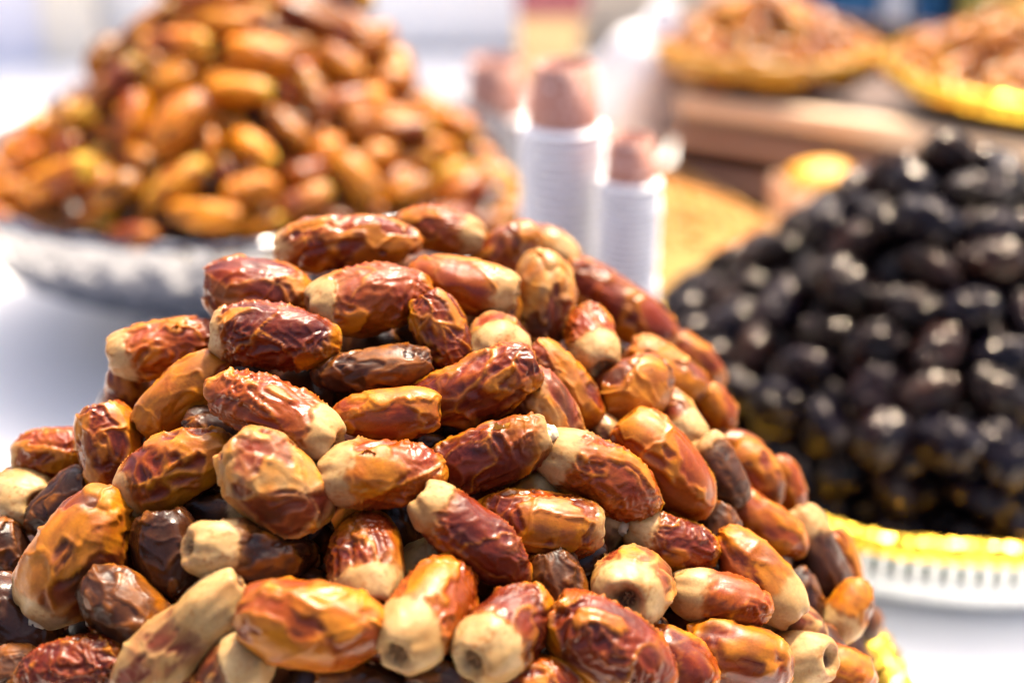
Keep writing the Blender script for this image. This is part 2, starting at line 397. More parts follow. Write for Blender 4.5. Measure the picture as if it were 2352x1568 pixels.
def orient(axis, roll):
    x = Vector(axis).normalized(); up = Vector((0, 0, 1)) if abs(x.z) < .9 else Vector((0, 1, 0))
    y = up.cross(x).normalized(); z = x.cross(y)
    return (Matrix((x, y, z)).transposed() @ Matrix.Rotation(roll, 3, 'X')).to_euler()
def pose(dome, rows, d0, d1, wscale=1.0):
    """rows: (x, y, length, width, angle of the stem end, tilt to the viewer or None, depth nudge) measured on the print"""
    P, A, L, Wd, RY = [], [], [], [], []
    for x, y, ln, wd, ang, tilt, nud in rows:
        d = dome.hit(x, y, d0, d1) - nud*.6
        p = at(x, y, d); rr = ray(x, y); rr /= np.linalg.norm(rr)
        a = math.radians(ang); ai = math.cos(a)*CRT + math.sin(a)*CUP
        if tilt is None:
            n = dome.normal(p); t = -np.dot(n, ai)/(np.dot(n, rr) or 1e-6); t = max(-.45, min(.45, t)); tl = -math.atan(t)
        else: tl = math.radians(tilt)
        axis = math.cos(tl)*ai - math.sin(tl)*rr
        sc = d/FPX; wm = wd*sc; lm = max(wm*1.25, wm + (ln-wd)*sc/max(.35, math.cos(tl)))
        lm = min(lm, wm*2.6)
        P.append(p); A.append(axis); L.append(lm); Wd.append(wm); RY.append(rr)
    return [np.array(v) for v in (P, A, L, Wd, RY)]
# ---------------------------------------------------------------- the heap of dates in front
# x, y, length, width, stem-end angle, tilt, nudge m, style, cap share, calyx, label
FRONT = [
 (797,560,330,128,184,0,.004,'B',.14,0,'long orange and purple date lying across the very top of the front heap'),
 (1008,528,212,104,-10,0,-.006,'R',.30,0,'red date with pale right end lying behind the topmost date'),
 (1158,578,170,100,35,0,-.010,'O',0,0,'orange topped purple date behind the summit in front of the paper cups'),
 (1262,572,140,88,-30,10,-.016,'P',.5,0,'pale blurred date at the back of the heap below the tall cup stack'),
 (592,677,235,152,176,0,.004,'B',0,0,'amber date with big red sunken cells left below the topmost date'),
 (852,694,285,150,190,12,.012,'R',.26,1,'glossy red date with cream left end, under the topmost date'),
 (1062,655,248,124,-12,8,.004,'S',.20,0,'smooth orange date with pale right end, right of the upper red date'),
 (1250,692,228,132,88,-8,.006,'P',.0,0,'pale orange date standing upright on the upper right shoulder'),
 (1425,705,295,118,145,0,.0,'B',0,0,'long orange and maroon date sloping down the upper right edge'),
 (645,780,285,160,175,0,.016,'V',.10,0,'deep red wrinkled date resting high on the left with pointed right tip'),
 (385,805,262,132,190,8,.008,'R',.24,1,'red date with creased cream end at the upper left edge of heap'),
 (428,893,268,122,220,8,.012,'O',0,0,'orange date with torn skin at its lower end, upper left side'),
 (842,838,285,104,8,0,-.004,'N',0,0,'olive brown date squeezed under the upper cream capped red date'),
 (1013,765,190,115,118,0,-.002,'B',0,0,'orange and red date slanting steeply beside the tan end-on date'),
 (1140,789,158,134,-80,66,.004,'P',.42,2,'tan date seen end-on with a pale button calyx, upper middle'),
 (1352,785,170,118,-72,42,.006,'R',.42,1,'cream ended date pointing at viewer with hollow brown stem hole, upper right'),
 (648,946,322,156,-25,10,.016,'R',.26,1,'large glossy red date with cream right end, left of centre'),
 (885,955,238,118,2,0,.002,'S',0,0,'small orange red date tucked under the olive brown date'),
 (1078,912,312,142,20,0,.008,'B',0,0,'long maroon date with orange upper skin in the upper centre'),
 (1288,892,235,112,132,0,.0,'O',0,0,'orange brown date sloping down right of the long maroon date'),
 (1262,952,200,128,120,0,-.006,'P',0,0,'pale orange crinkled date behind the date with raised skin flap'),
 (1452,884,182,145,200,25,.004,'O',0,0,'short orange date with crinkled face on the right shoulder'),
 (1528,862,200,110,150,0,-.008,'O',0,0,'yellow orange date half hidden behind the crinkled short orange date'),
 (1588,825,180,92,145,0,-.006,'B',0,0,'blurred orange maroon date on the right edge below the black heap'),
 (1606,905,120,82,120,0,-.004,'S',0,0,'small pinkish date on the right edge above the pale stemmed date'),
 (1642,950,110,82,120,0,-.006,'S',0,0,'small rosy brown date at the right edge beside the black dates'),
 (1558,968,165,100,-55,25,.0,'P',.6,2,'pale tan date with a stalk stub drooping from its end, right'),
 (1522,1070,268,165,132,0,.010,'S',0,0,'big amber date with purple patches sloping on the right side'),
 (1376,1096,300,145,152,10,.012,'R',.28,2,'red wrinkled date with cream upper left end, right of centre'),
 (1120,1052,300,142,20,0,.006,'V',.06,2,'dark red date with a raised scrap of skin on its back, centre'),
 (885,1092,286,152,182,8,.014,'R',.32,1,'plump red date with large dimpled cream left end, in the centre'),
 (632,1128,268,178,140,0,.016,'P',0,0,'broad tan date with pale crumpled skin patches, left of centre'),
 (408,1078,276,152,204,0,.012,'B',.12,0,'amber ribbed date with dark purple right end, left side'),
 (258,1036,212,130,100,0,.006,'B',0,0,'upright date netted with orange ridges over purple, left edge'),
 (122,1062,195,112,190,0,.0,'R',.12,0,'orange red date lying at the left edge behind the netted date'),
 (52,1126,165,138,-5,55,.006,'P',.75,1,'tan date cut by the left border showing its ragged calyx'),
 (150,1160,190,112,40,0,-.004,'D',0,0,'dark brown date behind the big orange date at far left'),
 (176,1280,322,186,238,0,.018,'O',.16,2,'big orange date with red blotches standing at far left'),
 (296,905,150,92,100,0,-.010,'B',0,0,'orange and purple date peeping out under the upper left dates'),
 (508,985,170,84,160,0,-.006,'N',0,0,'brown date wedged in the gap under the large glossy red date'),
 (390,1275,205,158,100,0,.0,'D',0,0,'dull purple brown date with smooth dents, lower left'),
 (490,1168,180,84,0,0,-.012,'D',.3,0,'nearly black date with grey tan end in the gap beside the broad tan date'),
 (588,1277,285,134,176,34,.010,'D',.36,1,'dark date with tan left end and round stem hole, lower left'),
 (296,1410,255,148,140,0,.006,'N',0,0,'dusty brown date with lighter top, lower left corner area'),
 (420,1458,380,158,42,0,.018,'M',.50,0,'long mottled tan date with a waist in the bottom left'),
 (542,1540,205,150,40,20,.020,'P',.45,0,'pale tan date cut by the bottom border left of the big smooth date'),
 (718,1448,330,188,172,0,.022,'S',0,0,'big smooth orange date with a red centre at the bottom'),
 (838,1290,230,165,-85,36,.004,'V',.36,1,'upright red date with orange ridges and pale lower end, lower centre'),
 (1078,1242,318,152,142,6,.014,'V',.20,0,'vivid red wrinkled date sloping down right in the lower centre'),
 (1240,1212,282,138,-6,0,.004,'B',.10,0,'orange red date with two lobed grey right end, right of the vivid red date'),
 (993,1393,285,175,232,46,.016,'R',.36,1,'rosy red date pointing its cream holed end at the viewer, bottom centre'),
 (1180,1456,250,165,222,46,.016,'V',.34,1,'purple red creased date with cream holed end, bottom right of centre'),
 (1282,1352,190,140,110,0,-.004,'N',0,0,'olive brown smooth date between the purple creased and the holed tan date'),
 (1450,1341,205,172,258,72,.008,'P',.30,3,'round tan date seen end-on with a dark open hole, lower right'),
 (1540,1244,222,116,162,10,.004,'V',.34,2,'dark purple date with white left end and papery calyx, right'),
 (1646,1240,165,108,70,0,-.006,'D',0,0,'purple brown date with a pale rim behind the white ended purple date'),
 (1656,1384,226,120,168,0,.008,'R',.38,0,'small red date with tan left half, lower right'),
 (1738,1325,245,132,-50,10,.004,'O',.40,0,'glossy orange date with smooth tan lower end, lower right'),
 (1752,1190,225,108,145,0,.002,'S',0,0,'pink orange date sloping down on the right slope'),
 (1882,1290,262,122,112,0,.002,'D',.34,0,'purple striped date with pale upper end on the right edge'),
 (1934,1300,170,84,105,0,-.006,'S',0,0,'thin rosy orange date outlining the right edge of the heap'),
 (1944,1398,150,98,-118,10,.0,'O',.5,0,'orange date with white lower end just above the gold rim'),
 (1664,1098,175,112,120,0,.0,'N',.2,0,'tan brown blurred date right of the big amber date'),
 (1738,1085,155,102,130,0,-.006,'O',0,0,'pale amber date on the right slope near the black heap'),
 (1804,1112,135,82,110,0,-.008,'S',0,0,'rosy purple date at the right edge in front of black dates'),
 (1686,1008,130,68,170,0,-.008,'O',0,0,'yellow orange date peeping over the right edge'),
 (1400,1485,320,186,148,0,.020,'V',0,0,'large red date with orange wrinkled back at the bottom right'),
 (1562,1522,190,130,145,0,.012,'B',0,0,'purple date netted with orange ridges at the bottom right'),
 (1690,1512,245,150,165,0,.012,'B',0,0,'amber date with purple hollows at the bottom, right of the netted date'),
 (1832,1508,150,130,-5,38,.006,'P',.6,3,'tan date with a wide brown hole facing right, bottom right'),
 (1938,1545,140,112,160,0,.004,'S',0,0,'small orange red date at the bottom beside the gold rim'),
 (1818,1425,160,92,150,0,-.006,'M',.2,0,'pale brown date in the gap above the wide holed tan date'),
 (1480,1442,120,80,160,0,-.012,'N',0,0,'grey brown wrinkled date deep in the gap under the round holed date'),
 (1238,1572,200,130,175,0,.016,'B',0,0,'orange purple date cut by the bottom border, bottom centre right'),
 (1032,1570,205,140,160,0,.010,'D',0,0,'dark purple date cut by the bottom border under the rosy red date'),
 (832,1582,215,120,170,0,.004,'D',0,0,'blackish date at the bottom border beside the big smooth date'),
 (165,1525,245,142,10,0,.014,'V',0,0,'dark red wrinkled date at the bottom left border'),
 (42,1432,225,168,140,0,.012,'D',0,0,'dark maroon date leaning in from the left border, lower left'),
 (22,1274,160,120,120,0,.0,'D',0,0,'dark date at the left border below the tan calyx date'),
 (14,1540,160,112,200,0,.016,'N',0,0,'brown orange date filling the bottom left corner'),
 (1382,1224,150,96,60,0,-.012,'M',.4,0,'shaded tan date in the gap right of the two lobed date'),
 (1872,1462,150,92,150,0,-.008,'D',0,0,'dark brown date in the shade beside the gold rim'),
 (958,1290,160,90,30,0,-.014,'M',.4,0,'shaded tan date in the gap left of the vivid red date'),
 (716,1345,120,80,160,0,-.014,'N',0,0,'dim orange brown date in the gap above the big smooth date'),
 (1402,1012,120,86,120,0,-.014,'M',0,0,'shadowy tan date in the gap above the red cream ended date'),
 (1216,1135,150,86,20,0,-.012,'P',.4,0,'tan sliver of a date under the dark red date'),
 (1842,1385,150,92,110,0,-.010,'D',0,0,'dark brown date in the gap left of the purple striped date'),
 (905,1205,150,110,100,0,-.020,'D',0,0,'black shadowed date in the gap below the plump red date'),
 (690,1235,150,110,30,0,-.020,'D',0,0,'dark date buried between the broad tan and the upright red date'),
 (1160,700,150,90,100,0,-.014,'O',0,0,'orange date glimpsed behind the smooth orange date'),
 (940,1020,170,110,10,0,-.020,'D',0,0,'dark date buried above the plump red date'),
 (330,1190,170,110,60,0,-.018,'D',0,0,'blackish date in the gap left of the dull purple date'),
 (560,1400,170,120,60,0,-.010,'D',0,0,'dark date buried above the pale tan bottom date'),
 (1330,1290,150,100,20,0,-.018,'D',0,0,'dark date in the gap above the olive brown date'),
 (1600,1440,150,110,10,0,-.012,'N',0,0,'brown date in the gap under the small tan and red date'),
]
FD = Dome(FC, .252, 1.15, .12)
Pf, Af, Lf, Wf, Rf = pose(FD, [r[:7] for r in FRONT], .36, .72)
Pf = relax(Pf, Af, np.maximum(Lf/2-Wf/2, .001), Wf/2, Rf)
CALYX, n_, b_ = principled('calyx', (.26, .13, .05), .8, spec=.2); add_bump(n_, b_, 500, .6, .001)
CALYX_PALE = principled('calyx_pale', (.62, .48, .30), .6)[0]
FLAP = principled('papery_skin', (.66, .27, .02), .42)[0]
def calyx_mesh(kind, seed, w):
    rg = np.random.RandomState(seed); nr, na = 9, 28
    V, Fc = [], []
    for i in range(nr):
        t = i/(nr-1)
        for j in range(na):
            a = 2*math.pi*j/na
            if kind == 2: r = w*(.17*(1-t)**.5+.01); z = w*.16*math.sin(t*1.55)
            else:
                r = w*(.20*(1-.75*t))*(1+.30*math.cos(a*3+seed)*(1-t)); z = w*(.02+.09*t+.05*math.sin(a*6+i))*(1 if t < .99 else .5)
            r *= 1+.12*rg.normal()
            V.append((z, r*math.cos(a), r*math.sin(a)))
    V.append((V[-1][0], 0, 0))
    for i in range(nr-1):
        for j in range(na): Fc.append((i*na+j, i*na+(j+1) % na, (i+1)*na+(j+1) % na, (i+1)*na+j))
    Fc += [((nr-1)*na+j, (nr-1)*na+(j+1) % na, nr*na) for j in range(na)]
    return mesh('calyx', V, Fc, CALYX_PALE if kind == 2 else CALYX)
def flap_mesh(L, W, seed):
    n, m = 26, 9; V = []; Fc = []
    nz = perlin(np.stack([np.linspace(0, 6, n)+seed, np.zeros(n), np.zeros(n)], 1)); nf = perlin(np.stack([np.linspace(0, 19, n)+seed, np.ones(n), np.zeros(n)], 1))
    for s_ in (0, 1):
        for i in range(n):
            u = i/(n-1)-.5; ht = W*.17*max(.04, (1-(2*u)**2))*(1+.9*nz[i]+.35*nf[i])
            for j in range(m):
                v = j/(m-1)
                V.append((u*L*.24+W*.02*math.sin(v*4+seed), ht*v*v*.55 + W*.035*math.sin(u*11+seed)*v, -W*.05 + ht*v - s_*W*.008))
    for i in range(n-1):
        for j in range(m-1):
            a = i*m+j; Fc.append((a, a+1, a+m+1, a+m)); a += n*m; Fc.append((a, a+m, a+m+1, a+1))
    return mesh('skin_flap', V, Fc, FLAP)
FLAPS = {29: (.35, 0), 30: (.25, .15), 10: (-.3, .1)}
random.seed(5)
for i, r in enumerate(FRONT):
    L_, W_ = float(Lf[i]), float(Wf[i]); sharp = r[0] < 1560 and r[6] > -.009
    nu, nv = (150, 106) if sharp else (72, 50)
    dim = {0: .05, 1: .12, 2: .06, 3: .17}[r[9]]
    me = date_body('date', L_*1.03, W_*1.06, r[7], r[8], seed=100+i*3, nu=nu, nv=nv, dimple=dim, waist=.14 if r[7] == 'M' and r[3] > 140 else 0)
    o = link('date', me); o.location = Pf[i]; o.rotation_euler = orient(Af[i], random.uniform(0, 6.28))
    tag(o, r[10], 'date', 'dates heaped on the front plate')
    if r[9]:
        c = link('calyx', calyx_mesh(r[9], i, W_), parent=o); c.location = (L_/2*1.03-W_*(.02 if r[9] == 2 else .20 if r[9] == 1 else .33), 0, 0)
    if i in FLAPS:
        f = link('skin_flap', flap_mesh(L_, W_, i), parent=o)
        fx, ro = FLAPS[i]; inv = o.rotation_euler.to_matrix().inverted()
        up = inv @ Vector((-Rf[i][0]*.4, -Rf[i][1]*.4, .9)); a = math.atan2(up.z, up.y)+ro*.6
        f.location = (fx*L_*.5, math.cos(a)*W_*.47, math.sin(a)*W_*.47); f.rotation_euler = (a-math.pi/2, 0, 0)

# simple small dates for the blurred heaps and for the inside of the heaps
def small_set(prefix, n, styles, seed, L=.047, W=.024, nu=34, nv=24, black=False):
    return [date_body(prefix, L, W, styles[k % len(styles)], (.0 if k % 3 or nu < 20 else .18), seed=seed+k, nu=nu, nv=nv, dimple=.04, black=black) for k in range(n)]
def ring_points(dome, r0, r1, step, seed, jit=.25):
    rg = np.random.RandomState(seed); pts = []; s = 0.0; r = r0; k = 0
    while r < r1:
        slope = dome.k*r/math.sqrt(r*r+dome.a**2)
        m = max(1, int(2*math.pi*r/(step*1.25)))
        a0 = rg.uniform(0, 6.28)
        for j in range(m):
            a = a0+2*math.pi*(j+rg.uniform(-jit, jit))/m; rr = max(0, r+rg.uniform(-jit, jit)*step*.5)
            x, y = dome.c[0]+rr*math.cos(a), dome.c[1]+rr*math.sin(a)
            pts.append((x, y, float(dome.z(x, y))+rg.uniform(-.003, .003), a, k))
        r += step/math.sqrt(1+slope*slope); k += 1
    return pts
def joined(name, meshes, places, mat, label, cat):
    VV, FF, CC, o0 = [], [], [], 0
    for k, (loc, rot) in enumerate(places):
        me = meshes[k % len(meshes)]; n = len(me.vertices)
        co = np.empty(n*3); me.vertices.foreach_get('co', co); co = co.reshape(-1, 3)
        co = co @ np.array(rot.to_matrix()).T + np.array(loc); VV.append(co)
        FF += [[v+o0 for v in p.vertices] for p in me.polygons]; o0 += n
        c = np.empty(n*4, np.float32); me.color_attributes['tint'].data.foreach_get('color', c); CC.append(c)
    me = mesh(name, np.concatenate(VV), FF, mat); ca = me.color_attributes.new('tint', 'FLOAT_COLOR', 'POINT'); ca.data.foreach_set('color', np.concatenate(CC))
    return tag(link(name, me), label, cat, kind='stuff')
def tangent_axis(dome, p, rg):
    n = dome.normal(p); v = rg.normal(size=3); v -= n*np.dot(v, n)*.85; return v/np.linalg.norm(v)
def inner(name, dome, depth, r1, meshes, step, label, cat, seed, kk=1.22):
    d2 = Dome(dome.c, dome.zt-depth, dome.k*kk, dome.a); rg = np.random.RandomState(seed)
    pl = [((x, y, max(z, .022)), orient(tangent_axis(d2, (x, y, z), rg), rg.uniform(0, 6))) for x, y, z, a, k in ring_points(d2, .004, r1, step, seed)]
    joined(name, meshes, pl, DATE, label, cat)
LOW = small_set('date', 6, 'DDVD', 900, nu=16, nv=12)  # dark styles paint the gap shade into the inner dates
inner('inner_dates', FD, .030, .187, LOW, .0225, 'shade-darkened dates packed inside the front heap, seen in its gaps', 'dates', 31)
inner('core_dates', FD, .052, .170, LOW, .024, 'shade-darkened dates deep in the core of the front heap', 'dates', 37)
# fruit directly beneath each outer date, carrying it
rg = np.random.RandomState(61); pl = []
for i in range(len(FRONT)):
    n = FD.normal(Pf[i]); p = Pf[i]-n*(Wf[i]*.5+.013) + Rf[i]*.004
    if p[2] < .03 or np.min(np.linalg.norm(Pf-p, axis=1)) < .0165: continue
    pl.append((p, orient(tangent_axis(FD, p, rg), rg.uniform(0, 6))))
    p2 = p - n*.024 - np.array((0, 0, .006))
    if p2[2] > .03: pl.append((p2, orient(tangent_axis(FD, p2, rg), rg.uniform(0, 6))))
joined('carrying_dates', LOW, pl, DATE, 'shade-darkened dates under the outer layer of the front heap', 'dates')
# ---------------------------------------------------------------- the orange heap behind, left
LD = Dome(LC, .256, .75, .035)
LEFT = [
 (352,75,175,88,35),(495,28,185,92,0),(508,82,155,66,0),(418,136,178,94,-5),(600,150,190,108,-15),(716,70,212,98,-26),(740,18,180,84,-30),(866,106,130,92,60),
 (246,130,130,84,50),(280,208,175,92,45),(555,227,172,86,-3),(790,186,150,86,-40),(893,200,115,92,10),(724,238,152,86,110),(410,302,205,108,45),(308,298,150,92,80),
 (184,282,112,80,20),(660,305,152,86,-45),(806,288,130,100,100),(925,307,160,76,0),(580,348,142,86,-40),(1008,356,115,82,-20),(870,368,100,74,20),(944,386,130,80,5),
 (815,416,172,96,125),(698,404,110,82,10),(400,421,172,86,35),(574,440,142,92,10),(270,460,140,86,20),(142,424,225,86,20),(85,312,130,88,60),(165,352,100,80,50),(478,500,188,72,-5),
 (702,478,142,82,20),(930,456,132,92,30),(1062,452,155,98,40),(1140,430,135,100,-50),(1176,492,110,82,-20),(998,268,120,72,-40),(1062,308,110,84,-50),(28,352,120,88,40),(18,452,140,90,20),
 (560,-20,180,90,20),(640,-6,160,90,-60),(912,158,120,80,110),(60,372,110,80,30),(232,372,120,80,70),(480,352,130,80,70),(350,480,120,80,100),(790,508,150,80,0),(600,512,140,80,10),
 (1030,505,140,84,10),(880,512,140,80,20),(200,505,150,80,0),(80,480,150,84,10),(690,172,110,80,20),(352,205,110,80,110),(1105,365,110,84,-60),(760,345,110,80,30),(520,408,110,80,120),
 (460,150,120,80,80),(640,232,120,80,80),(855,232,120,84,30),(1120,512,120,80,0),(430,-30,150,90,10),(300,540,150,84,0),
]
rg = np.random.RandomState(77); tries = 0; NL = len(LEFT)
while len(LEFT) < NL+34 and tries < 4000:
    tries += 1; x, y = rg.uniform(-20, 1215), rg.uniform(-20, 515)
    d = LD.hit(x, y, .70, 1.35); p = at(x, y, d)
    if p[2] < .125 or y < np.interp(x, [-20, 0, 170, 270, 400, 420, 820, 980, 1100, 1215], [380, 345, 260, 130, 20, -20, -20, 270, 400, 500]): continue
    if min(math.hypot((x-r[0])/1.0, (y-r[1])/.75) for r in LEFT) > 58: LEFT.append((x, y, rg.uniform(125, 155), rg.uniform(72, 88), rg.uniform(-70, 70)))
Pl, Al, Ll, Wl, Rl = pose(LD, [(*r, None, .006 if i < 40 else -.010) for i, r in enumerate(LEFT)], .70, 1.35)
Pl = relax(Pl, Al, np.maximum(Ll/2-Wl/2, .001), Wl/2, Rl, iters=60)
SKINS = small_set('date', 10, 'GBGOGBPGGB', 700, L=1, W=.5, nu=64, nv=44)
rgl = np.random.RandomState(11)
def ordinal(n): return ['leftmost', 'second from left', 'third from left', 'fourth from left', 'fifth from left', 'sixth from left', 'seventh from left', 'eighth from left', 'ninth from left', 'tenth from left', 'eleventh from left', 'twelfth from left', 'thirteenth from left', 'fourteenth from left', 'fifteenth from left', 'sixteenth from left'][n]
ROWN = ['top', 'second', 'third', 'fourth', 'fifth', 'sixth', 'seventh', 'eighth', 'ninth', 'tenth', 'eleventh', 'twelfth', 'thirteenth', 'fourteenth']
def rows_by_y(ids, ys, xs, per):
    o = sorted(ids, key=lambda i: ys[i]); outp = {}
    nrow = max(1, round(len(o)/per)); cuts = np.array_split(np.array(o), nrow)
    for ri, c in enumerate(cuts):
        for ci, i in enumerate(sorted(c, key=lambda i: xs[i])): outp[int(i)] = (ri, ci)
    return outp
rc = rows_by_y(range(len(LEFT)), [r[1] for r in LEFT], [r[0] for r in LEFT], 9)
for i, r in enumerate(LEFT):
    o = link('date', SKINS[i % 10]); o.location = Pl[i]; o.rotation_euler = orient(Al[i], rgl.uniform(0, 6.28))
    o.scale = (Ll[i]*.86, Wl[i]*2*.86, Wl[i]*2*.86)
    v = rgl.uniform(.60, 1.45); o.color = (v*1.25, v*rgl.uniform(1.15, 1.45), v*.30, 1)
    ri, ci = rc[i]; t = abs(((r[4]+90) % 180)-90)
    how = 'lying flat' if t < 16 else 'steeply tilted' if t > 58 else 'slanting'
    tag(o, f'orange date in the {ROWN[ri]} row of the blurred left heap, {ordinal(ci)}, {how}', 'date', 'orange dates heaped on the silver tray')
LOW2 = small_set('date', 5, 'DDDND', 950, L=.050, W=.026, nu=16, nv=12)  # filler coloured dark so the gaps between outer dates read as shade
d2 = Dome(LD.c, LD.zt-.025, LD.k, LD.a); rg = np.random.RandomState(4)
pl = [((x, y, max(z, .125)), orient(tangent_axis(d2, (x, y, z), rg), rg.uniform(0, 6))) for x, y, z, a, k in ring_points(d2, .004, .175, .028, 8)]
joined('inner_dates', LOW2, pl, DATE, 'shade-darkened dates packed inside and round the back of the left heap', 'dates')

# ---------------------------------------------------------------- the black heap on the right
BD = Dome(RC, .197, .88, .02)
BMAT = principled('black_date_skin', (.012, .010, .010), .24, spec=.6)[0]
def black_mat():
    m, n, b = principled('black_skin', rough=.2, spec=.26, Specular_Tint=(1.0, .84, .70, 1))
    a_ = n.nodes.new('ShaderNodeAttribute'); a_.attribute_name = 'tint'
    oi = n.nodes.new('ShaderNodeObjectInfo'); mx = n.nodes.new('ShaderNodeMix'); mx.data_type = 'RGBA'; mx.blend_type = 'MULTIPLY'; mx.inputs['Factor'].default_value = 1
    n.links.new(a_.outputs['Color'], mx.inputs['A']); n.links.new(oi.outputs['Color'], mx.inputs['B'])
    n.links.new(mx.outputs['Result'], b.inputs['Base Color']); n.links.new(a_.outputs['Alpha'], b.inputs['Roughness'])
    add_bump(n, b, 7, .12, .012, 1); return m
BLK = black_mat()
BSET = [date_body('black_date', 1, .70, 'K', 0, seed=400+k, nu=72, nv=54, dimple=.06, black=True, mat=BLK) for k in range(12)]
BLOW = [date_body('black_date', .034, .025, 'V', 0, seed=430+k, nu=16, nv=12, dimple=.02, black=True, mat=BLK) for k in range(4)]
pts = ring_points(BD, .006, .162, .0255, 17, .32)
for rr_, zz_, n_k in ((.154, .036, 36), (.150, .052, 34), (.134, .036, 30)):
    for j in range(n_k):
        a = 2*math.pi*(j+.5*math.sin(j*7.3))/n_k
        pts.append((RC[0]+rr_*math.cos(a), RC[1]+rr_*math.sin(a), zz_+.004*math.sin(j*3.1), a, 99))
rgb_ = np.random.RandomState(23)
def proj(p):
    v = np.asarray(p)-CAMP; d = v[1]*pc - v[2]*ps; u = v[0]/d; up = (v[1]*ps + v[2]*pc)/d
    return PCX+FPX*u, PCY-FPX*up, d
vis, rest = [], []
for x, y, z, a, k in pts:
    p = np.array((x, y, max(z, .034))); n = BD.normal(p); v = CAMP-p; v /= np.linalg.norm(v)
    X, Y, d = proj(p)
    dh = FD.hit(X, Y, .36, .66); ph = at(X, Y, dh); occl = FD.z(ph[0], ph[1]) + .004 > ph[2] and np.hypot(*(ph[:2]-FC)) < .205
    (vis if np.dot(n, v) > -.02 and X < 2420 and not occl else rest).append((p, X, Y, d, k))
Pb = np.array([v[0] for v in vis]); nb = len(vis)
Lb = rgb_.uniform(.027, .037, nb); Wb = Lb*rgb_.uniform(.62, .86, nb)
Ab = np.array([tangent_axis(BD, p, rgb_) for p in Pb]); Rb = (Pb-CAMP)/np.linalg.norm(Pb-CAMP, axis=1)[:, None]
Pb = relax(Pb, Ab, np.maximum(Lb/2-Wb/2, .001), Wb/2, Rb, iters=50, lat=.6)
XY = np.array([proj(p)[:2] for p in Pb])
rc = rows_by_y(range(nb), XY[:, 1], XY[:, 0], 10)
for i in range(nb):
    o = link('black_date', BSET[i % 12]); o.location = Pb[i]; o.rotation_euler = orient(Ab[i], rgb_.uniform(0, 6.28))
    o.scale = (Lb[i]*1.05, Wb[i]/.70*1.05, Wb[i]/.70*1.05)
    tn = rgb_.uniform(); o.color = ((.4, .45, .9, 1), (.6, .5, .5, 1), (1.5, 1.0, .8, 1), (.8, .65, .9, 1))[int(tn*4)]
    ri, ci = rc[i]; big = 'large' if Lb[i] > .0345 else 'small' if Lb[i] < .0295 else 'glossy'
    tag(o, f'{big} black date in the {ROWN[ri]} row of the dark heap, {ordinal(ci)}', 'date', 'black dates heaped on the slotted plate')
d2 = Dome(BD.c, BD.zt-.020, BD.k, BD.a); rg = np.random.RandomState(5)
pl = [((x, y, max(z, .030)), orient(tangent_axis(d2, (x, y, z), rg), rg.uniform(0, 6))) for x, y, z, a, k in ring_points(d2, .004, .150, .021, 9)]
pl += [((x, y, max(z-.022, .022)), orient(tangent_axis(d2, (x, y, z), rg), rg.uniform(0, 6))) for x, y, z, a, k in ring_points(d2, .004, .150, .023, 19)]
pl += [(p[0], orient(tangent_axis(BD, p[0], rg), rg.uniform(0, 6))) for p in rest]
joined('inner_black_dates', BLOW, pl, BLK, 'black dates packed inside and round the back of the dark heap', 'dates')

# ---------------------------------------------------------------- paper cups, stacked upside down
CUPW = principled('cup_paper', (.90, .89, .89), .5)[0]
def cup_print():
    m, n, b = principled('cup_print', (.42, .20, .14), .5)
    tc = n.nodes.new('ShaderNodeTexCoord'); br = n.nodes.new('ShaderNodeTexBrick'); mp = n.nodes.new('ShaderNodeMapping')
    sx = n.nodes.new('ShaderNodeSeparateXYZ'); at2 = n.nodes.new('ShaderNodeMath'); at2.operation = 'ARCTAN2'
    cb = n.nodes.new('ShaderNodeCombineXYZ')
    n.links.new(tc.outputs['Object'], sx.inputs[0]); n.links.new(sx.outputs['X'], at2.inputs[0]); n.links.new(sx.outputs['Y'], at2.inputs[1])
    n.links.new(at2.outputs[0], cb.inputs['X']); n.links.new(sx.outputs['Z'], cb.inputs['Y'])
    mp.inputs['Scale'].default_value = (1, 22, 1); n.links.new(cb.outputs[0], mp.inputs['Vector'])
    br.inputs['Scale'].default_value = 1.6; br.inputs['Mortar Size'].default_value = .09; br.inputs['Bias'].default_value = -.1
    br.inputs['Color1'].default_value = (.40, .17, .12, 1); br.inputs['Color2'].default_value = (.70, .54, .50, 1); br.inputs['Mortar'].default_value = (.42, .19, .13, 1)
    n.links.new(mp.outputs[0], br.inputs['Vector']); n.links.new(br.outputs['Color'], b.inputs['Base Color'])
    return m
CUPP = cup_print()
CR, CT, CH = .0214, .0156, .035
def cup_meshes():
    rim = [(CR, .0), (CR+.0015, .0004), (CR+.0020, .0012), (CR+.0015, .0020), (CR-.0002, .0024), (CR-.0022, .0020), (CR, 0)]
    body = [(CR-.0022, .0018), (CT, CH), (CT-.0007, CH), (CT-.0010, CH-.012), (0, CH-.012)]
    sleeve = [(CR-.0022-(CR-.0022-CT)*.06+.0003, .0036), (CT+.0003, CH+.0003), (CT-.0009, CH+.0003), (CT-.0014, CH-.0116)]
    return mesh('rim', *lathe(rim, 48), CUPW), mesh('wall', *lathe(body, 48), CUPW), mesh('print_band', *lathe(sleeve, 48), CUPP)
M_RIM, M_BODY, M_BAND = cup_meshes()
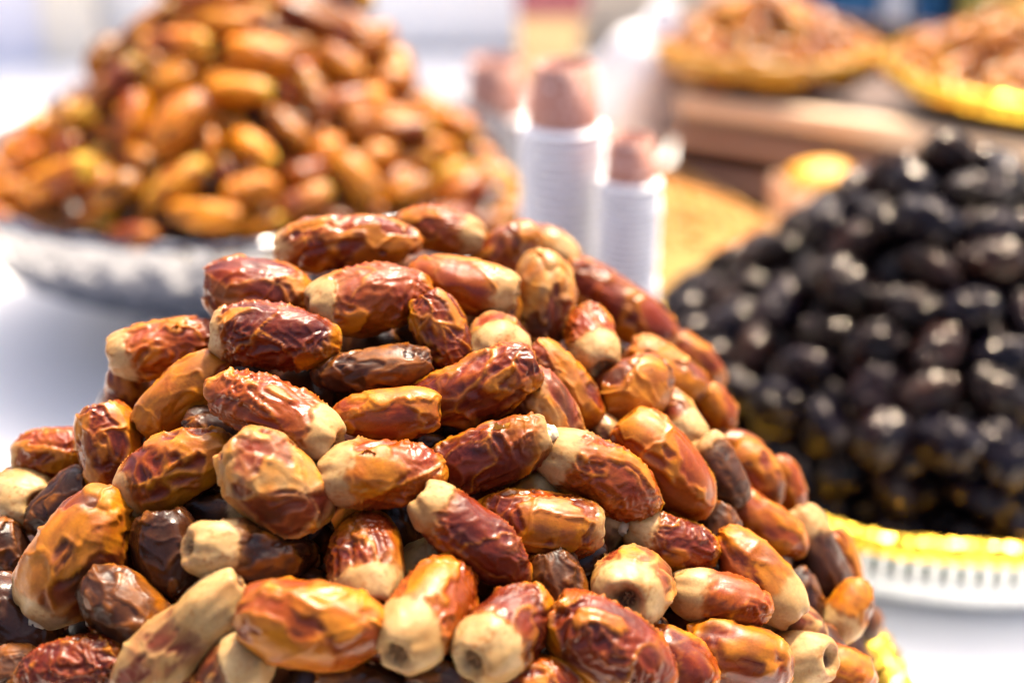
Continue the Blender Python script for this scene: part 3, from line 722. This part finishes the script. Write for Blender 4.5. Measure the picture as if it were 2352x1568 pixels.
def cup_stack(px, top_py, d, sc, where):
    dz = .0049*sc
    p = at(px, top_py, d); h = p[2]
    n = int((h-CH*sc)/dz)+1
    base = h-CH*sc-(n-1)*dz
    for k in range(n):
        top = k == n-1
        e = empty('paper_cup', (p[0]+random.uniform(-.0006, .0006), p[1], max(.0, base)+k*dz), (0, 0, random.uniform(0, 6))); e.scale = (sc, sc, sc)
        tag(e, (f'brown printed upside-down paper cup on top of the {where}' if top else f'white paper cup rim, {ordinal_up(n-1-k)} from the top of the {where}'), 'paper cup', f'nested cups in the {where}')
        link('rim', M_RIM, parent=e); link('wall', M_BODY, parent=e)
        if top: link('print_band', M_BAND, parent=e)
def ordinal_up(k):
    ones = ['', 'first', 'second', 'third', 'fourth', 'fifth', 'sixth', 'seventh', 'eighth', 'ninth', 'tenth', 'eleventh', 'twelfth', 'thirteenth', 'fourteenth', 'fifteenth', 'sixteenth', 'seventeenth', 'eighteenth', 'nineteenth']
    k += 1
    if k < 20: return ones[k]
    t, o = divmod(k, 10)
    return ['twentieth', 'thirtieth', 'fortieth', 'fiftieth', 'sixtieth'][t-2] if o == 0 else ['twenty', 'thirty', 'forty', 'fifty', 'sixty'][t-2]+'-'+ones[o]
random.seed(3)
cup_stack(1296, 146, .745, 1.0, 'tall middle stack')
cup_stack(1140, 140, 1.23, 1.42, 'left back stack')
cup_stack(1452, 314, .727, .70, 'short right stack')

# ---------------------------------------------------------------- bag, cartons, boxes, boards, far heaps
def blob(name, loc, sx, sy, sz, mat, seed, amp=.12, n=48, flat=True, expo=2.6):
    V, Fc = [], []; m = 32
    for i in range(m+1):
        t = -math.pi/2+math.pi*i/m
        for j in range(n):
            a = 2*math.pi*j/n
            f = lambda c: math.copysign(abs(c)**(2/expo), c)
            V.append((f(math.cos(a))*f(math.cos(t)), f(math.sin(a))*f(math.cos(t)), f(math.sin(t))))
    V = np.array(V); V += amp*(perlin(V*1.6+seed)+.4*perlin(V*4+seed*2))[:, None]*V
    V = V*np.array((sx, sy, sz)); V[:, 2] = V[:, 2]-V[:, 2].min()
    Fc = [(i*n+j, i*n+(j+1) % n, (i+1)*n+(j+1) % n, (i+1)*n+j) for i in range(m) for j in range(n)]
    o = link(name, mesh(name, V, Fc, mat)); o.location = loc; return o
BAG = principled('bag_paper', (.74, .74, .77), .6)[0]
p = at(1452, 285, 1.38); o = blob('paper_bag', (p[0]-.012, p[1], 0), .050, .035, .083, BAG, 5, .26, expo=2.0); o.rotation_euler = (0, math.radians(14), .3)
tag(o, 'crumpled white paper bag between the cup stacks and the wooden boards', 'bag')
REDC = principled('red_carton', (.24, .06, .075), .5)[0]; YELC = principled('yellow_carton', (.60, .40, .19), .5)[0]
p = at(1290, 110, 1.75)
slab('carton', p[0]-.055, p[0]+.025, p[1], p[1]+.05, 0, .085, YELC, 'yellow carton behind the tall cup stack, below the red one', 'carton')
slab('carton', p[0]-.055, p[0]+.030, p[1], p[1]+.05, .0855, .16, REDC, 'dark red carton at the top edge behind the tall cup stack', 'carton')

WOODS, n_, b_ = principled('brown_board', (.060, .025, .016), .55)  # brown wood, darkened to paint shadowed gaps below the slats
nz, tc = add_bump(n_, b_, 60, .4, .002)
PINKW = principled('pink_lit_board', (.58, .36, .25), .6)[0]  # pinkish lit look put into the slat colour, the fronts being shaded
PALEW = principled('pale_board', (.60, .42, .28), .6)[0]
def wood_stack():
    zs = [(0, .036, 'lowest'), (.0375, .072, 'middle'), (.0745, .108, 'top')]
    for k, (z0, z1, nm) in enumerate(zs):
        e = empty('wooden_crate', (.338+.006*k, 1.188-.005*k, z0), (0, 0, math.radians(-33+1.5*k)))
        tag(e, f'{nm} flat brown wooden crate in the stack under the orange fruit', 'crate', 'flat crates stacked on the right')
        h = z1-z0
        for nm2, lo, hi, mt in (('front_board', (-.22, -.012, 0), (.22, .0, h*(.36 if k == 2 else .68)), WOODS), ('top_slat', (-.222, -.016, h*(.40 if k == 2 else .72)), (.222, .004, h), PALEW if k == 2 else PINKW), ('back_board', (-.22, .40, 0), (.22, .412, h), WOODS),
                            ('side_board', (-.22, .001, 0), (-.208, .399, h), WOODS), ('side_board', (.208, .001, 0), (.22, .399, h), WOODS), ('bottom_board', (-.207, .001, .001), (.207, .399, .006), WOODS)):
            bm = bmesh.new(); box(bm, lo, hi, .002, 1); link(nm2, bm_mesh(nm2, bm, mt), parent=e)
wood_stack()
# shallow tray of golden raisins on the table
GRAIN, n_, b_ = principled('golden_raisin', (.50, .21, .025), .45); add_bump(n_, b_, 200, .6, .003)
CARD = principled('card', (.62, .36, .10), .6)[0]
e = empty('fruit_tray', (.128, 1.172, 0), (0, 0, math.radians(21.4))); tag(e, 'low mustard tray of golden raisins between the cups and the crates', 'tray')
for nm, lo, hi in (('base', (-.066, -.11, .002), (.066, .11, .006)), ('side', (-.07, -.11, .002), (-.0665, .11, .036)), ('side', (.0665, -.11, .002), (.07, .11, .036)), ('side', (-.07, -.114, .002), (.07, -.1105, .036)), ('side', (-.07, .1105, .002), (.07, .114, .036))):
    bm = bmesh.new(); box(bm, lo, hi, .001, 1); link(nm, bm_mesh(nm, bm, CARD), parent=e)
rg = np.random.RandomState(2); rz = small_set('raisin', 3, 'OSP', 960, L=.011, W=.007, nu=8, nv=7)
pl = []
for k in range(1000):
    x, y = rg.uniform(-.060, .060), rg.uniform(-.104, .104)
    z = .026+.016*(1-(x/.066)**2)*(1-(y/.11)**2)+rg.uniform(-.003, .004)
    pl.append(((x, y, z), orient(rg.normal(size=3)*np.array((1, 1, .4)), rg.uniform(0, 6))))
o = joined('golden_raisins', rz, pl, GRAIN, 'golden raisins filling the mustard tray', 'raisins'); o.location = e.location; o.rotation_euler = e.rotation_euler
# little carton of yellow fruit by the black heap
PEACH = principled('peach_card', (.80, .55, .38), .6)[0]; YEL = principled('yellow_fruit', (.72, .33, .02), .45)[0]
p = at_y(1885, 470, 1.16); e = empty('small_carton', (p[0], 1.16, 0), (0, 0, .25)); tag(e, 'small peach coloured carton of yellow fruit left of the black heap summit', 'carton')
for nm, lo, hi in (('side', (-.034, -.030, 0), (.034, -.028, .062)), ('side', (-.034, .028, 0), (.034, .030, .062)), ('side', (-.034, -.0275, 0), (-.032, .0275, .062)), ('side', (.032, -.0275, 0), (.034, .0275, .062))):
    bm = bmesh.new(); box(bm, lo, hi, .0006, 1); link(nm, bm_mesh(nm, bm, PEACH), parent=e)
o = blob('yellow_fruit', (p[0], 1.16, .035), .0305, .026, .022, YEL, 9, .1); o.rotation_euler = (0, 0, .25); tag(o, 'rounded yellow fruit filling the small peach carton', 'fruit')

# far fruit heaps on the crates
APR = small_set('dried_fruit', 6, 'GOGS', 980, L=1, W=.62, nu=30, nv=20)
MUST = principled('mustard_bowl', (.40, .19, .008), .4)[0]
def far_heap(cx, cy, z0, R, zt, mat, blabel, flabel, group, seed, size):
    e = empty('fruit_bowl', (cx, cy, z0)); tag(e, blabel, 'bowl')
    prof = [(0, .001), (R*.80, .001), (R*.88, .010), (R*1.00, .018), (R*1.03, .024), (R*1.03, .029), (R*1.01, .034), (R*.98, .0355), (R*.94, .031), (R*.78, .005), (0, .005)]
    rgx = np.random.RandomState(seed)
    V, Fc = lathe(prof, 160); V = np.array(V)
    if mat is GOLDF:
        a = np.arctan2(V[:, 1], V[:, 0]); dd = .0012*perlin(np.stack([a*30, V[:, 2]*300, a*0], 1)); V[:, 0] += dd*np.cos(a); V[:, 1] += dd*np.sin(a)
    link('bowl_wall', mesh('bowl_wall', V, Fc, mat), parent=e)
    D = Dome(np.array((cx, cy)), zt, (zt-z0-.030)/(R*.78), R*.12)
    pts = [q_ for q_ in ring_points(D, .005, R*.92, size*.72, seed, .3)]
    for x, y, z, a, k in pts:
        p = np.array((x, y, max(z, z0+.028))); n = D.normal(p); v = CAMP-p; v /= np.linalg.norm(v); X, Y, d = proj(p)
        if np.dot(n, v) < -.1 or not (-60 < X < 2412) or Y < -60: continue
        o = link('dried_fruit', APR[rgx.randint(6)]); o.location = p; o.rotation_euler = orient(tangent_axis(D, p, rgx), rgx.uniform(0, 6))
        s = size*rgx.uniform(.85, 1.15); o.scale = (s, s*1.05, s*.95); c = rgx.uniform(.8, 1.1); o.color = (c*1.25, c*rgx.uniform(1.1, 1.5), c*.2, 1)
        tag(o, flabel, 'dried fruit', group)
    d2 = Dome(D.c, D.zt-size*.4, D.k, D.a); rg = np.random.RandomState(seed)
    pl = [((x, y, max(z, z0+.02)), orient(tangent_axis(d2, (x, y, z), rg), rg.uniform(0, 6))) for x, y, z, a, k in ring_points(d2, .004, R*.85, .03, seed+1)]
    joined('inner_fruit', LOW2, pl, DATE, flabel.replace('orange dried fruit', 'dried fruit packed inside'), 'fruit')
far_heap(.240, 1.345, .1085, .104, .184, MUST, 'mustard yellow bowl on the left end of the crates', 'orange dried fruit heaped in the mustard bowl on the crates', 'dried fruit in the mustard bowl', 41, .034)
far_heap(.492, 1.25, .1085, .158, .196, GOLDF, 'gold foil bowl on the crates behind the summit of the black heap', 'orange dried fruit heaped in the far gold bowl', 'dried fruit in the gold bowl', 43, .034)
# blue garment with white lining at the top edge
BLUE = principled('blue_cloth', (.012, .085, .20), .8)[0]; WCL = principled('white_cloth', (.80, .80, .82), .8)[0]
p = at(2010, 20, 1.95)
e = empty('hanging_garment', (p[0], p[1], 0)); tag(e, 'blue garment open over white cloth at the top edge behind the fruit heaps', 'garment')
def drape(name, x0, x1, y, z0, z1, mat, seed, slant=0):
    nx, nz_ = 24, 16; V = []
    for side in (0, 1):
        for i in range(nx):
            for j in range(nz_):
                u, v = i/(nx-1), j/(nz_-1); x = x0+(x1-x0)*u + slant*(1-v)*(1 if u > .5 else -1)*.5
                V.append((x, y+.010*math.sin(u*14+seed)+.006*math.sin(v*5+u*8)+side*.006, z0+(z1-z0)*v))
    Fc = []
    for i in range(nx-1):
        for j in range(nz_-1):
            a = i*nz_+j; Fc.append((a, a+nz_, a+nz_+1, a+1)); b2 = a+nx*nz_; Fc.append((b2, b2+1, b2+nz_+1, b2+nz_))
    return link(name, mesh(name, V, Fc, mat), parent=e)
drape('left_panel', -.12, .012, 0, 0, .45, BLUE, 1); drape('right_panel', .055, .10, .0, 0, .45, BLUE, 2); drape('white_lining', -.01, .075, .025, 0, .45, WCL, 3)
